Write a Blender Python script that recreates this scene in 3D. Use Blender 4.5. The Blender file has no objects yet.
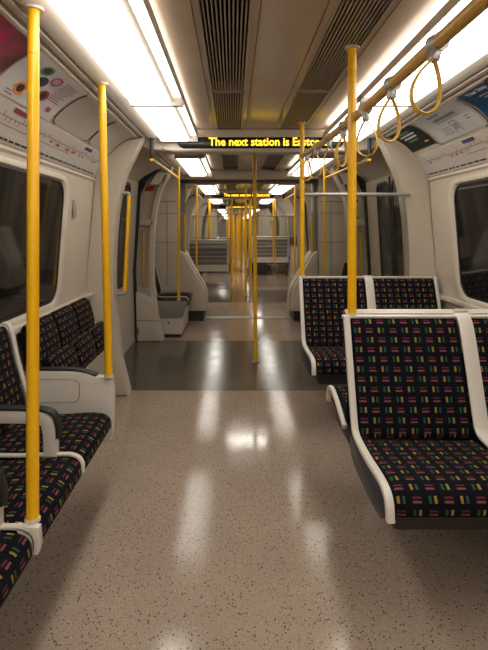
import bpy, bmesh, math, random
from mathutils import Vector, Matrix
random.seed(4)
scene = bpy.context.scene
COL = scene.collection
PI = math.pi

# ------------------------------------------------------------------ materials
MATS = {}
def principled(name, col, rough=0.5, metal=0.0, spec=0.5, emis=None, estr=0.0, bump=0.0, bscale=200.0, var=0.0, vscale=6.0, coat=0.0):
    m = bpy.data.materials.new(name); m.use_nodes = True
    nt = m.node_tree; b = nt.nodes['Principled BSDF']
    b.inputs['Base Color'].default_value = (*col, 1)
    b.inputs['Roughness'].default_value = rough
    b.inputs['Metallic'].default_value = metal
    b.inputs['Specular IOR Level'].default_value = spec
    b.inputs['Coat Weight'].default_value = coat
    if emis:
        b.inputs['Emission Color'].default_value = (*emis, 1)
        b.inputs['Emission Strength'].default_value = estr
    tc = nt.nodes.new('ShaderNodeTexCoord')
    if var > 0:
        n = nt.nodes.new('ShaderNodeTexNoise'); n.inputs['Scale'].default_value = vscale; n.inputs['Detail'].default_value = 5
        nt.links.new(tc.outputs['Object'], n.inputs['Vector'])
        r = nt.nodes.new('ShaderNodeMapRange'); r.inputs[1].default_value = .3; r.inputs[2].default_value = .7
        r.inputs[3].default_value = 1 - var; r.inputs[4].default_value = 1 + var
        nt.links.new(n.outputs['Fac'], r.inputs[0])
        mx = nt.nodes.new('ShaderNodeVectorMath'); mx.operation = 'SCALE'; mx.inputs[0].default_value = col
        nt.links.new(r.outputs[0], mx.inputs['Scale']); nt.links.new(mx.outputs[0], b.inputs['Base Color'])
    if bump > 0:
        n = nt.nodes.new('ShaderNodeTexNoise'); n.inputs['Scale'].default_value = bscale
        nt.links.new(tc.outputs['Object'], n.inputs['Vector'])
        bp = nt.nodes.new('ShaderNodeBump'); bp.inputs['Strength'].default_value = bump; bp.inputs['Distance'].default_value = .002
        nt.links.new(n.outputs['Fac'], bp.inputs['Height']); nt.links.new(bp.outputs[0], b.inputs['Normal'])
    MATS[name] = m
    return m

CREAM = principled('cream_panel', (.56, .48, .385), .42, var=.05, vscale=3)
CREAM2 = principled('cream_moulding', (.63, .55, .45), .38, var=.04)
WHITE = principled('off_white_trim', (.70, .64, .56), .35)
CEIL = principled('ceiling_panel', (.50, .39, .29), .20, spec=.55, var=.03)
STRIP = principled('cove_strip', (.52, .455, .38), .45)
GROOVE = principled('dark_groove', (.09, .075, .06), .6)
YELLOW = principled('yellow_paint', (.92, .48, .004), .30)
RAILY = principled('worn_yellow_paint', (.56, .32, .07), .38, var=.1, vscale=9)
STRAPY = principled('yellow_strap', (.72, .42, .06), .45)
GREY = principled('grey_metal', (.38, .36, .33), .4, metal=.3)
GREYP = principled('grey_panel', (.22, .205, .185), .5, var=.05)
DKGREY = principled('dark_grey', (.022, .021, .020), .5)
BLACK = principled('black_rubber', (.015, .014, .013), .45)
VDARK = principled('vent_back', (.012, .010, .008), .8)
SLAT = principled('vent_slat', (.42, .34, .26), .35, metal=.3)
GLASSD = principled('dark_tunnel_glass', (.012, .011, .010), .05, spec=.8)
GLASSDR = principled('dark_door_glass', (.018, .022, .028), .12, spec=.8)
FRAMEG = principled('gangway_grey', (.30, .27, .235), .5)
LAMP = principled('lamp_diffuser', (.9, .9, .9), .5, emis=(1, .96, .89), estr=6.8)
LAMP2 = principled('dim_lamp_diffuser', (.9, .9, .9), .5, emis=(1, .95, .86), estr=3.2)
LAMPX = principled('strip_lamp', (.9, .9, .9), .5, emis=(1, .96, .88), estr=24)
LAMPS = principled('lamp_louvre', (.8, .8, .8), .5, emis=(1, .95, .87), estr=2.2)
AMBER = principled('amber_led', (.1, .05, .0), .5, emis=(1, .62, .03), estr=2.2)
DISP = principled('display_black', (.008, .008, .010), .2)
NAVY = principled('navy_plastic', (.022, .026, .036), .4)
RED = principled('red_label', (.42, .03, .025), .4)
PAPER = principled('white_paper', (.90, .88, .86), .5)
CARD = principled('card_holder_cream', (.76, .69, .60), .35)
MAPP = principled('line_map_paper', (.88, .83, .77), .45)
PGREEN = principled('poster_green', (.018, .035, .026), .4)
PGREEN2 = principled('poster_print_green', (.10, .26, .15), .4)
PBLUE = principled('poster_blue', (.015, .10, .26), .35)
PPINK = principled('poster_pink', (.62, .05, .18), .4)
PSKIN = principled('print_salmon', (.62, .22, .14), .5)
PDARK = principled('print_black', (.03, .028, .03), .5)
PMAROON = principled('print_maroon', (.26, .04, .06), .5)
PNAVY = principled('print_navy', (.04, .045, .13), .5)
PGREY = principled('print_grey', (.40, .35, .33), .5)
PORANGE = principled('print_orange', (.75, .20, .03), .5)
PMAG = principled('print_magenta', (.40, .06, .16), .5)
PWHITE = principled('print_white', (.75, .75, .75), .5)
MAPRED = principled('print_map_red', (.42, .16, .15), .5)

class NT:
    def __init__(s, nt): s.nt = nt
    def m(s, op, a, b=None, c=None):
        n = s.nt.nodes.new('ShaderNodeMath'); n.operation = op
        for i, v in enumerate((a, b, c)):
            if v is None: continue
            if isinstance(v, (int, float)): n.inputs[i].default_value = v
            else: s.nt.links.new(v, n.inputs[i])
        return n.outputs[0]
    def band(s, v, a, b): return s.m('MULTIPLY', s.m('GREATER_THAN', v, a), s.m('LESS_THAN', v, b))
    def mix(s, f, a, b):
        n = s.nt.nodes.new('ShaderNodeMix'); n.data_type = 'RGBA'
        for sock, v in ((n.inputs[0], f), (n.inputs[6], a), (n.inputs[7], b)):
            if isinstance(v, tuple): sock.default_value = (*v, 1)
            elif isinstance(v, (int, float)): sock.default_value = v
            else: s.nt.links.new(v, sock)
        return n.outputs[2]

def make_fabric():
    m = bpy.data.materials.new('moquette'); m.use_nodes = True
    nt = m.node_tree; b = nt.nodes['Principled BSDF']; g = NT(nt)
    uv = nt.nodes.new('ShaderNodeUVMap'); sp = nt.nodes.new('ShaderNodeSeparateXYZ'); nt.links.new(uv.outputs[0], sp.inputs[0])
    u = g.m('DIVIDE', sp.outputs[0], .051); v = g.m('DIVIDE', sp.outputs[1], .041)
    iu = g.m('FLOOR', u); iv = g.m('FLOOR', v); fu = g.m('SUBTRACT', u, iu); fv = g.m('SUBTRACT', v, iv)
    par = g.m('FLOORED_MODULO', g.m('ADD', iu, iv), 2.0)
    isv = g.m('GREATER_THAN', par, .5); ish = g.m('LESS_THAN', par, .5)
    vv = g.band(fv, .22, .76); hu = g.band(fu, .22, .78)
    g1 = g.m('MULTIPLY', isv, g.m('MULTIPLY', g.band(fu, .24, .41), vv))
    y1 = g.m('MULTIPLY', isv, g.m('MULTIPLY', g.band(fu, .59, .76), vv))
    p1 = g.m('MULTIPLY', ish, g.m('MULTIPLY', g.band(fv, .57, .74), hu))
    q1 = g.m('MULTIPLY', ish, g.m('MULTIPLY', g.band(fv, .26, .43), hu))
    wn = nt.nodes.new('ShaderNodeTexWhiteNoise'); wn.noise_dimensions = '2D'
    cv = nt.nodes.new('ShaderNodeCombineXYZ'); nt.links.new(iu, cv.inputs[0]); nt.links.new(iv, cv.inputs[1]); nt.links.new(cv.outputs[0], wn.inputs['Vector'])
    swap = g.m('GREATER_THAN', wn.outputs['Value'], .55)
    base = (.0050, .0052, .0085)
    green = (.022, .075, .042); yel = (.27, .185, .030); pink = (.21, .060, .056); pur = (.085, .022, .036)
    ga = g.mix(swap, green, yel); ya = g.mix(swap, yel, green)
    c = g.mix(g1, base, ga); c = g.mix(y1, c, ya); c = g.mix(p1, c, pink); c = g.mix(q1, c, pur)
    nt.links.new(c, b.inputs['Base Color'])
    b.inputs['Roughness'].default_value = .95; b.inputs['Specular IOR Level'].default_value = .12
    n = nt.nodes.new('ShaderNodeTexNoise'); n.inputs['Scale'].default_value = 500
    bp = nt.nodes.new('ShaderNodeBump'); bp.inputs['Strength'].default_value = .3; bp.inputs['Distance'].default_value = .002
    nt.links.new(uv.outputs[0], n.inputs['Vector'])
    nt.links.new(n.outputs['Fac'], bp.inputs['Height']); nt.links.new(bp.outputs[0], b.inputs['Normal'])
    return m
FABRIC = make_fabric()

def make_floor(name, base, speck_d, speck_l, rough):
    m = bpy.data.materials.new(name); m.use_nodes = True
    nt = m.node_tree; b = nt.nodes['Principled BSDF']; g = NT(nt)
    tc = nt.nodes.new('ShaderNodeTexCoord'); co = tc.outputs['Object']
    big = nt.nodes.new('ShaderNodeTexNoise'); big.inputs['Scale'].default_value = 2.2; big.inputs['Detail'].default_value = 6; nt.links.new(co, big.inputs['Vector'])
    lo = tuple(c * .93 for c in base); hi = tuple(min(1, c * 1.05) for c in base)
    mr = nt.nodes.new('ShaderNodeMapRange'); mr.inputs[1].default_value = .35; mr.inputs[2].default_value = .65; nt.links.new(big.outputs['Fac'], mr.inputs[0])
    c = g.mix(mr.outputs[0], lo, hi)
    for sc, th, col, rad, fac in ((100, .82, speck_d, .36, .9), (190, .76, speck_d, .42, .6), (120, .82, speck_l, .40, .4)):
        v = nt.nodes.new('ShaderNodeTexVoronoi'); v.inputs['Scale'].default_value = sc; nt.links.new(co, v.inputs['Vector'])
        sp = nt.nodes.new('ShaderNodeSeparateColor'); nt.links.new(v.outputs['Color'], sp.inputs[0])
        k = g.m('MULTIPLY', g.m('GREATER_THAN', sp.outputs[0], th), g.m('LESS_THAN', v.outputs['Distance'], rad))
        c = g.mix(g.m('MULTIPLY', k, fac), c, col)
    nt.links.new(c, b.inputs['Base Color'])
    n2 = nt.nodes.new('ShaderNodeTexNoise'); n2.inputs['Scale'].default_value = 5; n2.inputs['Detail'].default_value = 8; nt.links.new(co, n2.inputs['Vector'])
    r2 = nt.nodes.new('ShaderNodeMapRange'); r2.inputs[1].default_value = .3; r2.inputs[2].default_value = .7
    r2.inputs[3].default_value = rough - .025; r2.inputs[4].default_value = rough + .04
    nt.links.new(n2.outputs['Fac'], r2.inputs[0]); nt.links.new(r2.outputs[0], b.inputs['Roughness'])
    b.inputs['Specular IOR Level'].default_value = .5
    return m
FLOORM = make_floor('speckled_floor', (.365, .278, .212), (.085, .058, .042), (.56, .46, .37), .105)
FLOORD = make_floor('dark_threshold_floor', (.082, .068, .048), (.03, .026, .022), (.13, .12, .10), .16)

def make_glass():
    m = bpy.data.materials.new('clear_screen_glass'); m.use_nodes = True
    nt = m.node_tree; nt.nodes.clear()
    o = nt.nodes.new('ShaderNodeOutputMaterial'); mx = nt.nodes.new('ShaderNodeMixShader')
    t = nt.nodes.new('ShaderNodeBsdfTransparent'); t.inputs[0].default_value = (.93, .94, .92, 1)
    gl = nt.nodes.new('ShaderNodeBsdfGlossy'); gl.inputs['Roughness'].default_value = .02
    f = nt.nodes.new('ShaderNodeFresnel'); f.inputs[0].default_value = 1.4
    nt.links.new(f.outputs[0], mx.inputs[0]); nt.links.new(t.outputs[0], mx.inputs[1]); nt.links.new(gl.outputs[0], mx.inputs[2]); nt.links.new(mx.outputs[0], o.inputs[0])
    return m
CLEAR = make_glass()

# pink poster art
def make_pinkart():
    m = bpy.data.materials.new('poster_pink_art'); m.use_nodes = True
    nt = m.node_tree; b = nt.nodes['Principled BSDF']
    tc = nt.nodes.new('ShaderNodeTexCoord'); n = nt.nodes.new('ShaderNodeTexNoise'); n.inputs['Scale'].default_value = 5; n.inputs['Detail'].default_value = 3
    nt.links.new(tc.outputs['Object'], n.inputs['Vector'])
    r = nt.nodes.new('ShaderNodeValToRGB'); e = r.color_ramp.elements
    e[0].position = .32; e[0].color = (.13, .05, .06, 1); e[1].position = .62; e[1].color = (.8, .06, .26, 1)
    q = r.color_ramp.elements.new(.5); q.color = (.42, .14, .13, 1)
    nt.links.new(n.outputs['Fac'], r.inputs[0]); nt.links.new(r.outputs[0], b.inputs['Base Color']); b.inputs['Roughness'].default_value = .35
    return m
PINKART = make_pinkart()

# ------------------------------------------------------------------ mesh helpers
def obj(name, bm, m, parent=None, loc=None, smooth=40):
    me = bpy.data.meshes.new(name)
    bmesh.ops.recalc_face_normals(bm, faces=bm.faces)
    bm.to_mesh(me); bm.free()
    me.materials.append(m)
    if smooth:
        me.polygons.foreach_set('use_smooth', [True] * len(me.polygons))
        me.set_sharp_from_angle(angle=math.radians(smooth))
    o = bpy.data.objects.new(name, me); COL.objects.link(o)
    if parent: o.parent = parent
    if loc: o.location = loc
    return o
def empty(name, loc=(0, 0, 0), rz=0.0):
    o = bpy.data.objects.new(name, None); COL.objects.link(o)
    o.location = loc; o.rotation_euler = (0, 0, rz); o.empty_display_size = .1
    return o
def tag(o, label, cat, group=None):
    o['label'] = label; o['category'] = cat; o['kind'] = 'thing'
    if group: o['group'] = group
    return o
def struct(name, bm, m, parent=None, smooth=40):
    o = obj(name, bm, m, parent, smooth=smooth)
    o['kind'] = 'structure'
    return o
def children(o): return [c for c in bpy.data.objects if c.parent == o]
def copy_tree(o, parent=None):
    c = o.copy(); COL.objects.link(c)
    if parent: c.parent = parent
    for ch in children(o): copy_tree(ch, c)
    return c

def box(bm, x0, x1, y0, y1, z0, z1, bev=0.0, seg=2):
    r = bmesh.ops.create_cube(bm, size=1)
    vs = r['verts']
    for v in vs:
        v.co = Vector(((x0 + x1) / 2 + v.co.x * (x1 - x0), (y0 + y1) / 2 + v.co.y * (y1 - y0), (z0 + z1) / 2 + v.co.z * (z1 - z0)))
    if bev:
        es = list({e for v in vs for e in v.link_edges})
        bmesh.ops.bevel(bm, geom=es, offset=bev, segments=seg, affect='EDGES', profile=.5)
    return bm
def Box(*a, **k): return box(bmesh.new(), *a, **k)

def tube(bm, pts, r, n=16, cap=True, closed=False, flat=None):
    pts = [Vector(p) for p in pts]
    rings = []; N = len(pts)
    up = None
    for i, p in enumerate(pts):
        if closed: t = pts[(i + 1) % N] - pts[i - 1]
        else: t = pts[min(i + 1, N - 1)] - pts[max(i - 1, 0)]
        t.normalize()
        if up is None:
            up = Vector((1, 0, 0)) if abs(t.x) < .8 else Vector((0, 1, 0))
        a = (up - t * up.dot(t)).normalized(); b = t.cross(a); up = a
        ra, rb = (r, r) if flat is None else flat
        rings.append([bm.verts.new(p + a * ra * math.cos(2 * PI * k / n) + b * rb * math.sin(2 * PI * k / n)) for k in range(n)])
    M = N if closed else N - 1
    for i in range(M):
        A, B = rings[i], rings[(i + 1) % N]
        for k in range(n): bm.faces.new((A[k], A[(k + 1) % n], B[(k + 1) % n], B[k]))
    if cap and not closed:
        bm.faces.new(rings[0]); bm.faces.new(rings[-1])
    return bm
def Tube(*a, **k): return tube(bmesh.new(), *a, **k)

def bend(pts, r=.05, n=6):
    """round the corners of a polyline"""
    pts = [Vector(p) for p in pts]; out = [pts[0]]
    for i in range(1, len(pts) - 1):
        a = pts[i] + (pts[i - 1] - pts[i]).normalized() * r; b = pts[i] + (pts[i + 1] - pts[i]).normalized() * r
        for k in range(n + 1):
            t = k / n; out.append(a * (1 - t) ** 2 + pts[i] * 2 * t * (1 - t) + b * t * t)
    out.append(pts[-1]); return out

def chaikin(p, it=2, closed=True):
    p = [Vector(q) for q in p]
    for _ in range(it):
        o = []
        n = len(p)
        rng = range(n) if closed else range(n - 1)
        if not closed: o.append(p[0])
        for i in rng:
            a, b = p[i], p[(i + 1) % n]
            o += [a * .75 + b * .25, a * .25 + b * .75]
        if not closed: o.append(p[-1])
        p = o
    return p

def loft(prof, x0, x1, r=.015, bm=None, uvoff=(0, 0), strip=False):
    """closed (y,z) profile swept along x with rounded ends, UV in metres"""
    bm = bm or bmesh.new(); uvl = bm.loops.layers.uv.verify()
    P = [Vector(p) for p in prof]; n = len(P)
    area = sum(P[i].x * P[(i + 1) % n].y - P[(i + 1) % n].x * P[i].y for i in range(n))
    if area < 0: P.reverse()
    nor = []
    for i in range(n):
        t = (P[(i + 1) % n] - P[i - 1]); nor.append(Vector((-t.y, t.x)).normalized())
    arc = [0]
    for i in range(n): arc.append(arc[-1] + (P[(i + 1) % n] - P[i]).length)
    secs = []
    for x, ins in ((x0, r), (x0 + r * .3, r * .3), (x0 + r, 0), (x1 - r, 0), (x1 - r * .3, r * .3), (x1, r)):
        secs.append((x, [bm.verts.new((x, (P[i] + nor[i] * ins).x, (P[i] + nor[i] * ins).y)) for i in range(n)]))
    for s in range(len(secs) - 1):
        (xa, A), (xb, B) = secs[s], secs[s + 1]
        for i in range(n):
            j = (i + 1) % n
            f = bm.faces.new((A[i], A[j], B[j], B[i]))
            for l, (u, v) in zip(f.loops, ((xa, arc[i]), (xa, arc[i + 1]), (xb, arc[i + 1]), (xb, arc[i]))):
                l[uvl].uv = (u - x0 + uvoff[0], v + uvoff[1])
    for _, V in (secs[0], secs[-1]):
        if strip:
            for i in range(n // 2 - 1): bm.faces.new((V[i], V[i + 1], V[n - 2 - i], V[n - 1 - i]))
            continue
        f = bm.faces.new(V)
        for l in f.loops: l[uvl].uv = (l.vert.co.y, l.vert.co.z)
    return bm

def ribbon(pts, t, x0, x1, r=.006, it=2, bm=None):
    """band following an open (y,z) polyline, thickness t"""
    P = chaikin(pts, it, closed=False); n = len(P); L = []; R = []
    for i in range(n):
        d = (P[min(i + 1, n - 1)] - P[max(i - 1, 0)]).normalized(); nn = Vector((-d.y, d.x))
        L.append(P[i] + nn * t / 2); R.append(P[i] - nn * t / 2)
    return loft(L + R[::-1], x0, x1, r, bm, strip=True)

def prism_xz(bm, poly, y0, y1, bev=0.0):
    A = [bm.verts.new((x, y0, z)) for x, z in poly]; B = [bm.verts.new((x, y1, z)) for x, z in poly]
    n = len(poly); fs = [bm.faces.new(A), bm.faces.new(B)]
    for i in range(n): fs.append(bm.faces.new((A[i], A[(i + 1) % n], B[(i + 1) % n], B[i])))
    if bev:
        es = list({e for f in fs[:2] for e in f.edges})
        bmesh.ops.bevel(bm, geom=es, offset=bev, segments=2, affect='EDGES', profile=.5)
    return bm
def extr(bm, prof, y0, y1):
    """open (x,z) sheet profile extruded in y"""
    A = [bm.verts.new((x, y0, z)) for x, z in prof]; B = [bm.verts.new((x, y1, z)) for x, z in prof]
    for i in range(len(prof) - 1): bm.faces.new((A[i], A[i + 1], B[i + 1], B[i]))
    return bm
def mir(prof, s): return [(s * x, z) for x, z in prof]
def disc(bm, c, r, h, axis='z', n=20):
    c = Vector(c); d = {'z': Vector((0, 0, h)), 'x': Vector((h, 0, 0)), 'y': Vector((0, h, 0))}[axis]
    return tube(bm, [c, c + d], r, n)

# ------------------------------------------------------------------ geometry of the carriage
CEILZ = 2.10
P0, PC, P2 = Vector((.965, 2.005)), Vector((1.15, 1.965)), Vector((1.29, 1.685))
def cove(t):
    return P0 * (1 - t) ** 2 + PC * 2 * t * (1 - t) + P2 * t * t
def cove_n(t):
    d = (PC - P0) * 2 * (1 - t) + (P2 - PC) * 2 * t
    return Vector((d.y, -d.x)).normalized()          # towards the passengers (for the +x side)
WALL = [(1.32, 0), (1.345, .45), (1.36, .78), (1.29, 1.685)]
def wallx(z): return 1.36 - (z - .78) * .07 / .905

def shell(y0, y1, doors, ads=True):
    """ceiling, walls and cove of one carriage"""
    bm = bmesh.new()
    for a, b in ((-.50, -.345), (-.155, .155), (.345, .50)): box(bm, a, b, y0, y1, CEILZ, CEILZ + .03)
    box(bm, -.345, .345, y0, y1, CEILZ + .10, CEILZ + .12)
    box(bm, -.5, .5, y0, y1, CEILZ + .12, CEILZ + .14)
    struct('ceiling', bm, CEIL)
    for s, side in ((-1, 'left'), (1, 'right')):
        bm = bmesh.new()
        extr(bm, mir([(.50, 2.10), (.50, 2.12), (.80, 2.12), (.80, 2.034), (.808, 2.026), (.90, 2.016)], s), y0, y1)
        extr(bm, mir([(.90, 2.016), (.904, 2.026), (.916, 2.025), (.919, 2.013), (.940, 2.010), (.943, 2.022), (.955, 2.021), (.965, 2.005)], s), y0, y1)
        struct('trim_cove', bm, STRIP)
        ys = [y0] + [v for d in doors for v in d] + [y1]
        for k in range(0, len(ys), 2):
            a, b = ys[k], ys[k + 1]
            if b - a < .05: continue
            bm = bmesh.new()
            prof = [tuple(cove(i / 10)) for i in range(11)] + [(1.30, 1.672), (1.296, 1.655)] + WALL[2::-1]
            prof[11:13] = [(1.283, 1.668), (1.297, 1.655)]
            extr(bm, mir(prof, s), a, b)
            struct('wall_' + side, bm, CREAM)
        for a, b in doors:
            door(s, a, b)

DOORN = [0]
def door(s, a, b):
    DOORN[0] += 1
    e = empty('door_%d' % DOORN[0]); e['kind'] = 'structure'
    bm = bmesh.new()
    extr(bm, mir([(.965, 2.005), (1.10, 1.975), (1.24, 1.90), (1.31, 1.84), (1.34, 1.80), (1.38, 1.80)], s), a, b)
    struct('header', bm, CREAM, e)
    mid = (a + b) / 2
    for y0, y1 in ((a, mid - .006), (mid + .006, b)):
        def q(z): return 1.372 - max(0, z - .8) * .06
        lf = bmesh.new()
        prism_xz(lf, mir([(1.345, 0), (1.372, .8), (q(1.82), 1.82), (q(1.82) + .04, 1.82), (1.41, .8), (1.385, 0)], s), y0, y1)
        d = struct('leaf', lf, CREAM, e)
        g = bmesh.new(); y2, y3 = (mid - .42, mid - .07) if y0 < mid - .1 else (mid + .07, mid + .42)
        pts = rrect(y2, y3, .72, 1.74, .07)
        ring(g, [[(s * (q(z) - .003), y, z) for y, z in pts]], fill=True)
        struct('pane', g, GLASSDR, e)
        g = bmesh.new()
        p2 = rrect(y2 - .03, y3 + .03, .69, 1.77, .09)
        ring(g, [[(s * (q(z) + .001), y, z) for y, z in p2], [(s * (q(z) - .008), y, z) for y, z in p2], [(s * (q(z) - .008), y, z) for y, z in pts], [(s * (q(z) - .001), y, z) for y, z in pts]])
        struct('gasket', g, BLACK, e)
    bm = bmesh.new()
    prism_xz(bm, mir([(1.335, 0), (1.36, .8), (1.30, 1.8), (1.32, 1.8), (1.375, .8), (1.35, 0)], s), mid - .014, mid + .014)
    struct('rubber_edge', bm, BLACK, e)
    bm = bmesh.new()
    for yy in (a - .006, b - .016): prism_xz(bm, mir([(1.315, 0), (1.34, .8), (1.28, 1.8), (1.34, 1.8), (1.375, .8), (1.35, 0)], s), yy, yy + .022)
    struct('seal', bm, BLACK, e)

def rrect(y0, y1, z0, z1, r, n=6):
    out = []
    for cy, cz, a0 in ((y1 - r, z1 - r, 0), (y0 + r, z1 - r, PI / 2), (y0 + r, z0 + r, PI), (y1 - r, z0 + r, 1.5 * PI)):
        for k in range(n + 1):
            a = a0 + k / n * PI / 2; out.append((cy + r * math.cos(a), cz + r * math.sin(a)))
    return out
def ring(bm, loops, fill=False):
    L = [[bm.verts.new(p) for p in l] for l in loops]
    for A, B in zip(L, L[1:]):
        n = len(A)
        for i in range(n): bm.faces.new((A[i], A[(i + 1) % n], B[(i + 1) % n], B[i]))
    if fill: bm.faces.new(L[-1])
    return bm

WINN = [0]
def window(s, y0, y1, z0=.84, z1=1.59):
    WINN[0] += 1
    e = empty('window_%d' % WINN[0]); e['kind'] = 'structure'
    def W(l, off): return [(s * (wallx(z) - off), y, z) for y, z in l]
    R = lambda g, r: rrect(y0 - g, y1 + g, z0 - g * .8, z1 + g * .55, r)
    f = bmesh.new()
    ring(f, [W(R(.085, .15), 0), W(R(.075, .14), .016), W(R(.055, .13), .022), W(R(.02, .12), .020), W(R(.004, .11), .008), W(R(.004, .11), .001)])
    struct('window_frame', f, CREAM2, e)
    g = bmesh.new(); ring(g, [W(R(.004, .11), .009), W(R(-.012, .10), .010), W(R(-.012, .10), .004)])
    struct('gasket', g, BLACK, e)
    g = bmesh.new(); ring(g, [W(R(-.004, .105), .006)], fill=True)
    struct('glass', g, GLASSD, e)

# car one: camera stands in it; car two and three follow past the gangways
C1 = (-3.0, 6.75); C2 = (7.45, 22.9); C3 = (23.6, 39.0)
D1 = [(3.92, 5.66)]; D2 = [(8.55, 10.29), (14.3, 16.04), (19.9, 21.64)]; D3 = [(24.75, 26.5), (30.4, 32.1), (36.0, 37.7)]
for (a, b), dd in ((C1, D1), (C2, D2), (C3, D3)):
    shell(a, b, dd)
# floors (pale with dark thresholds between the doors)
ys = [-3.0]
for dd in D1 + D2 + D3: ys += list(dd)
ys.append(39.0)
for k in range(len(ys) - 1):
    a, b = ys[k], ys[k + 1]
    struct('floor', Box(-1.40, 1.40, a, b, -.05, 0), FLOORD if k % 2 else FLOORM, smooth=0)
struct('trim_threshold', Box(-.62, .62, 7.02, 7.18, 0, .008, bev=.003), GREY)
# rear wall behind the camera and far end wall
struct('wall_back', Box(-1.36, 1.36, -3.06, -3.0, 0, 2.14), CREAM)
struct('wall_far', Box(-1.36, 1.36, 39.0, 39.06, 0, 2.14), GREYP)

# windows
window(-1, .45, 3.12); window(1, .45, 3.36); window(-1, -2.6, .05); window(1, -2.6, .05)
for s in (-1, 1):
    for a, b in ((10.9, 13.6), (16.6, 19.3)): window(s, a, b)

# car ends and gangways
def car_end(y, w, flip):
    for s, side in ((-1, 'left'), (1, 'right')):
        bm = bmesh.new()
        prism_xz(bm, mir([(.97, 0), (1.36, 0), (1.36, 1.7), (1.2, 1.95), (.97, 2.0)], s), y, y + w)
        struct('wall_end_' + side, bm, CREAM)
        bm = bmesh.new(); yy = y - .004 if not flip else y + w - .004
        for z0, z1 in ((1.66, 1.668), (1.50, 1.506), (1.10, 1.106)): box(bm, s * .98, s * 1.30, yy, yy + .008, z0, z1)
        box(bm, s * 1.125, s * 1.131, yy, yy + .008, .5, 1.664)
        struct('trim_groove', bm, GROOVE)
    struct('beam_end', Box(-1.0, 1.0, y, y + w, 1.97, 2.10, bev=.02), CREAM2)
car_end(6.75, .06, False); car_end(7.39, .06, True); car_end(22.9, .06, False); car_end(23.54, .06, True)

def gangway(y0, y1):
    for s, side in ((-1, 'left'), (1, 'right')):
        struct('wall_gangway_' + side, Box(s * .98, s * 1.02, y0, y1, 0, 2.0), FRAMEG)
    struct('ceiling_gangway', Box(-1.02, 1.02, y0, y1, 2.0, 2.05), FRAMEG)
    m = (y0 + y1) / 2
    bm = bmesh.new(); bv = .015
    for s in (-1, 1): box(bm, s * .93, s * .978, m - .06, m + .06, 0, 2.0, bev=bv)
    box(bm, -.985, .985, m - .06, m + .06, 1.94, 2.0, bev=bv)
    struct('trim_gangway_frame', bm, FRAMEG)
    for s, side in ((-1, 'left'), (1, 'right')):
        # curved lower cover: bulges into the passage towards the floor
        prof = chaikin([(.972, .98), (.90, .95), (.82, .78), (.68, .55), (.60, .40), (.59, .14)], 3, closed=False)
        poly = [(p.x, p.y) for p in prof] + [(.972, .14)]
        e = empty('gangway_cover', (0, 0, 0))
        bm = prism_xz(bmesh.new(), mir(poly, s), y0 + .02, y1 - .02, bev=.02)
        obj('cover_shell', bm, CREAM2, e)
        obj('plinth', Box(s * .63, s * .970, y0 + .03, y1 - .03, .002, .14), BLACK, e)
        for k, yy in enumerate((y0 + .16, y1 - .17)):
            pr2 = [(p.x - .004, p.y + .002) for p in prof]
        seam = bmesh.new()
        tube(seam, [(s * (p.x - .002), y0 + .18, p.y) for p in prof[2:]], .006, 6)
        obj('seam', seam, GROOVE, e)
        near = y0 < 10
        tag(e, 'smooth cream curved floor cover at the %s foot of the %s gangway' % (side, 'first' if near else 'second, farther'), 'gangway cover')
gangway(6.81, 7.39); gangway(22.96, 23.54)

# draught screens beside the doorways
EDGE = [(1.03, 0), (1.05, .10), (1.09, .25), (1.12, .45), (1.145, .75), (1.145, 1.1), (1.12, 1.45), (1.07, 1.69), (1.0, 1.84), (.92, 2.005)]
edge = [(p.x, p.y) for p in chaikin(EDGE, 2, closed=False)]
def eX(z):
    for (xa, za), (xb, zb) in zip(edge, edge[1:]):
        if za <= z <= zb: return xa + (xb - xa) * (z - za) / max(1e-6, zb - za)
    return edge[-1][0]
OUT = [(1.10, 1.97), (1.25, 1.85), (1.30, 1.66), (1.36, .78), (1.32, 0)]
def plain_screen(s, y0, y1):
    struct('wall_screen', prism_xz(bmesh.new(), mir(edge + OUT, s), y0, y1, bev=.018), CREAM)
    struct('trim_screen_foot', Box(s * 1.04, s * 1.32, y0 + .01, y1 - .01, 0, .035), BLACK)
def recess_screen(s, y0, y1):
    """screen with a recessed handle niche on its doorway face (-y)"""
    bm = bmesh.new()
    prism_xz(bm, mir(edge + OUT, s), y1 - .03, y1)
    # raised border along the inner edge
    inner = [(x + .045, z) for x, z in edge]
    n = len(edge)
    A = mir(edge + inner[::-1], s)
    prism_xz(bm, A, y0, y1 - .03, bev=.010)
    base = [p for p in edge if p[1] <= .56]; base = base + [(1.335, .56), (1.32, 0)]
    prism_xz(bm, mir([(x + .012, z) for x, z in base[:-2]] + base[-2:], s), y0 - .06, y1 - .03, bev=.015)
    for z0, z1 in ((1.33, 1.40), (1.80, 1.94)):
        prism_xz(bm, mir([(eX(z0) + .01, z0), (wallx(z0) - .01 if z0 < 1.6 else 1.20, z0), (wallx(z1) - .01 if z1 < 1.6 else 1.10, z1), (eX(z1) + .01, z1)], s), y0, y1 - .03, bev=.012)
    struct('wall_screen', bm, CREAM2)
    bm = bmesh.new()
    box(bm, s * 1.07, s * 1.33, y0 - .063, y0 - .058, .235, .241)
    box(bm, s * 1.30, s * 1.315, y0 - .064, y0 - .058, .08, .16)
    struct('trim_screen_slot', bm, GROOVE)
    struct('trim_screen_foot', Box(s * 1.055, s * 1.32, y0 - .05, y1 - .01, 0, .03), BLACK)
for s in (-1, 1):
    plain_screen(s, 3.78, 3.915)
    recess_screen(s, 5.67, 5.80)
    plain_screen(s, 8.42, 8.545)
    plain_screen(s, 10.30, 10.42)
    for y in (14.17, 16.05, 19.77, 21.65): plain_screen(s, y, y + .12)

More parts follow.
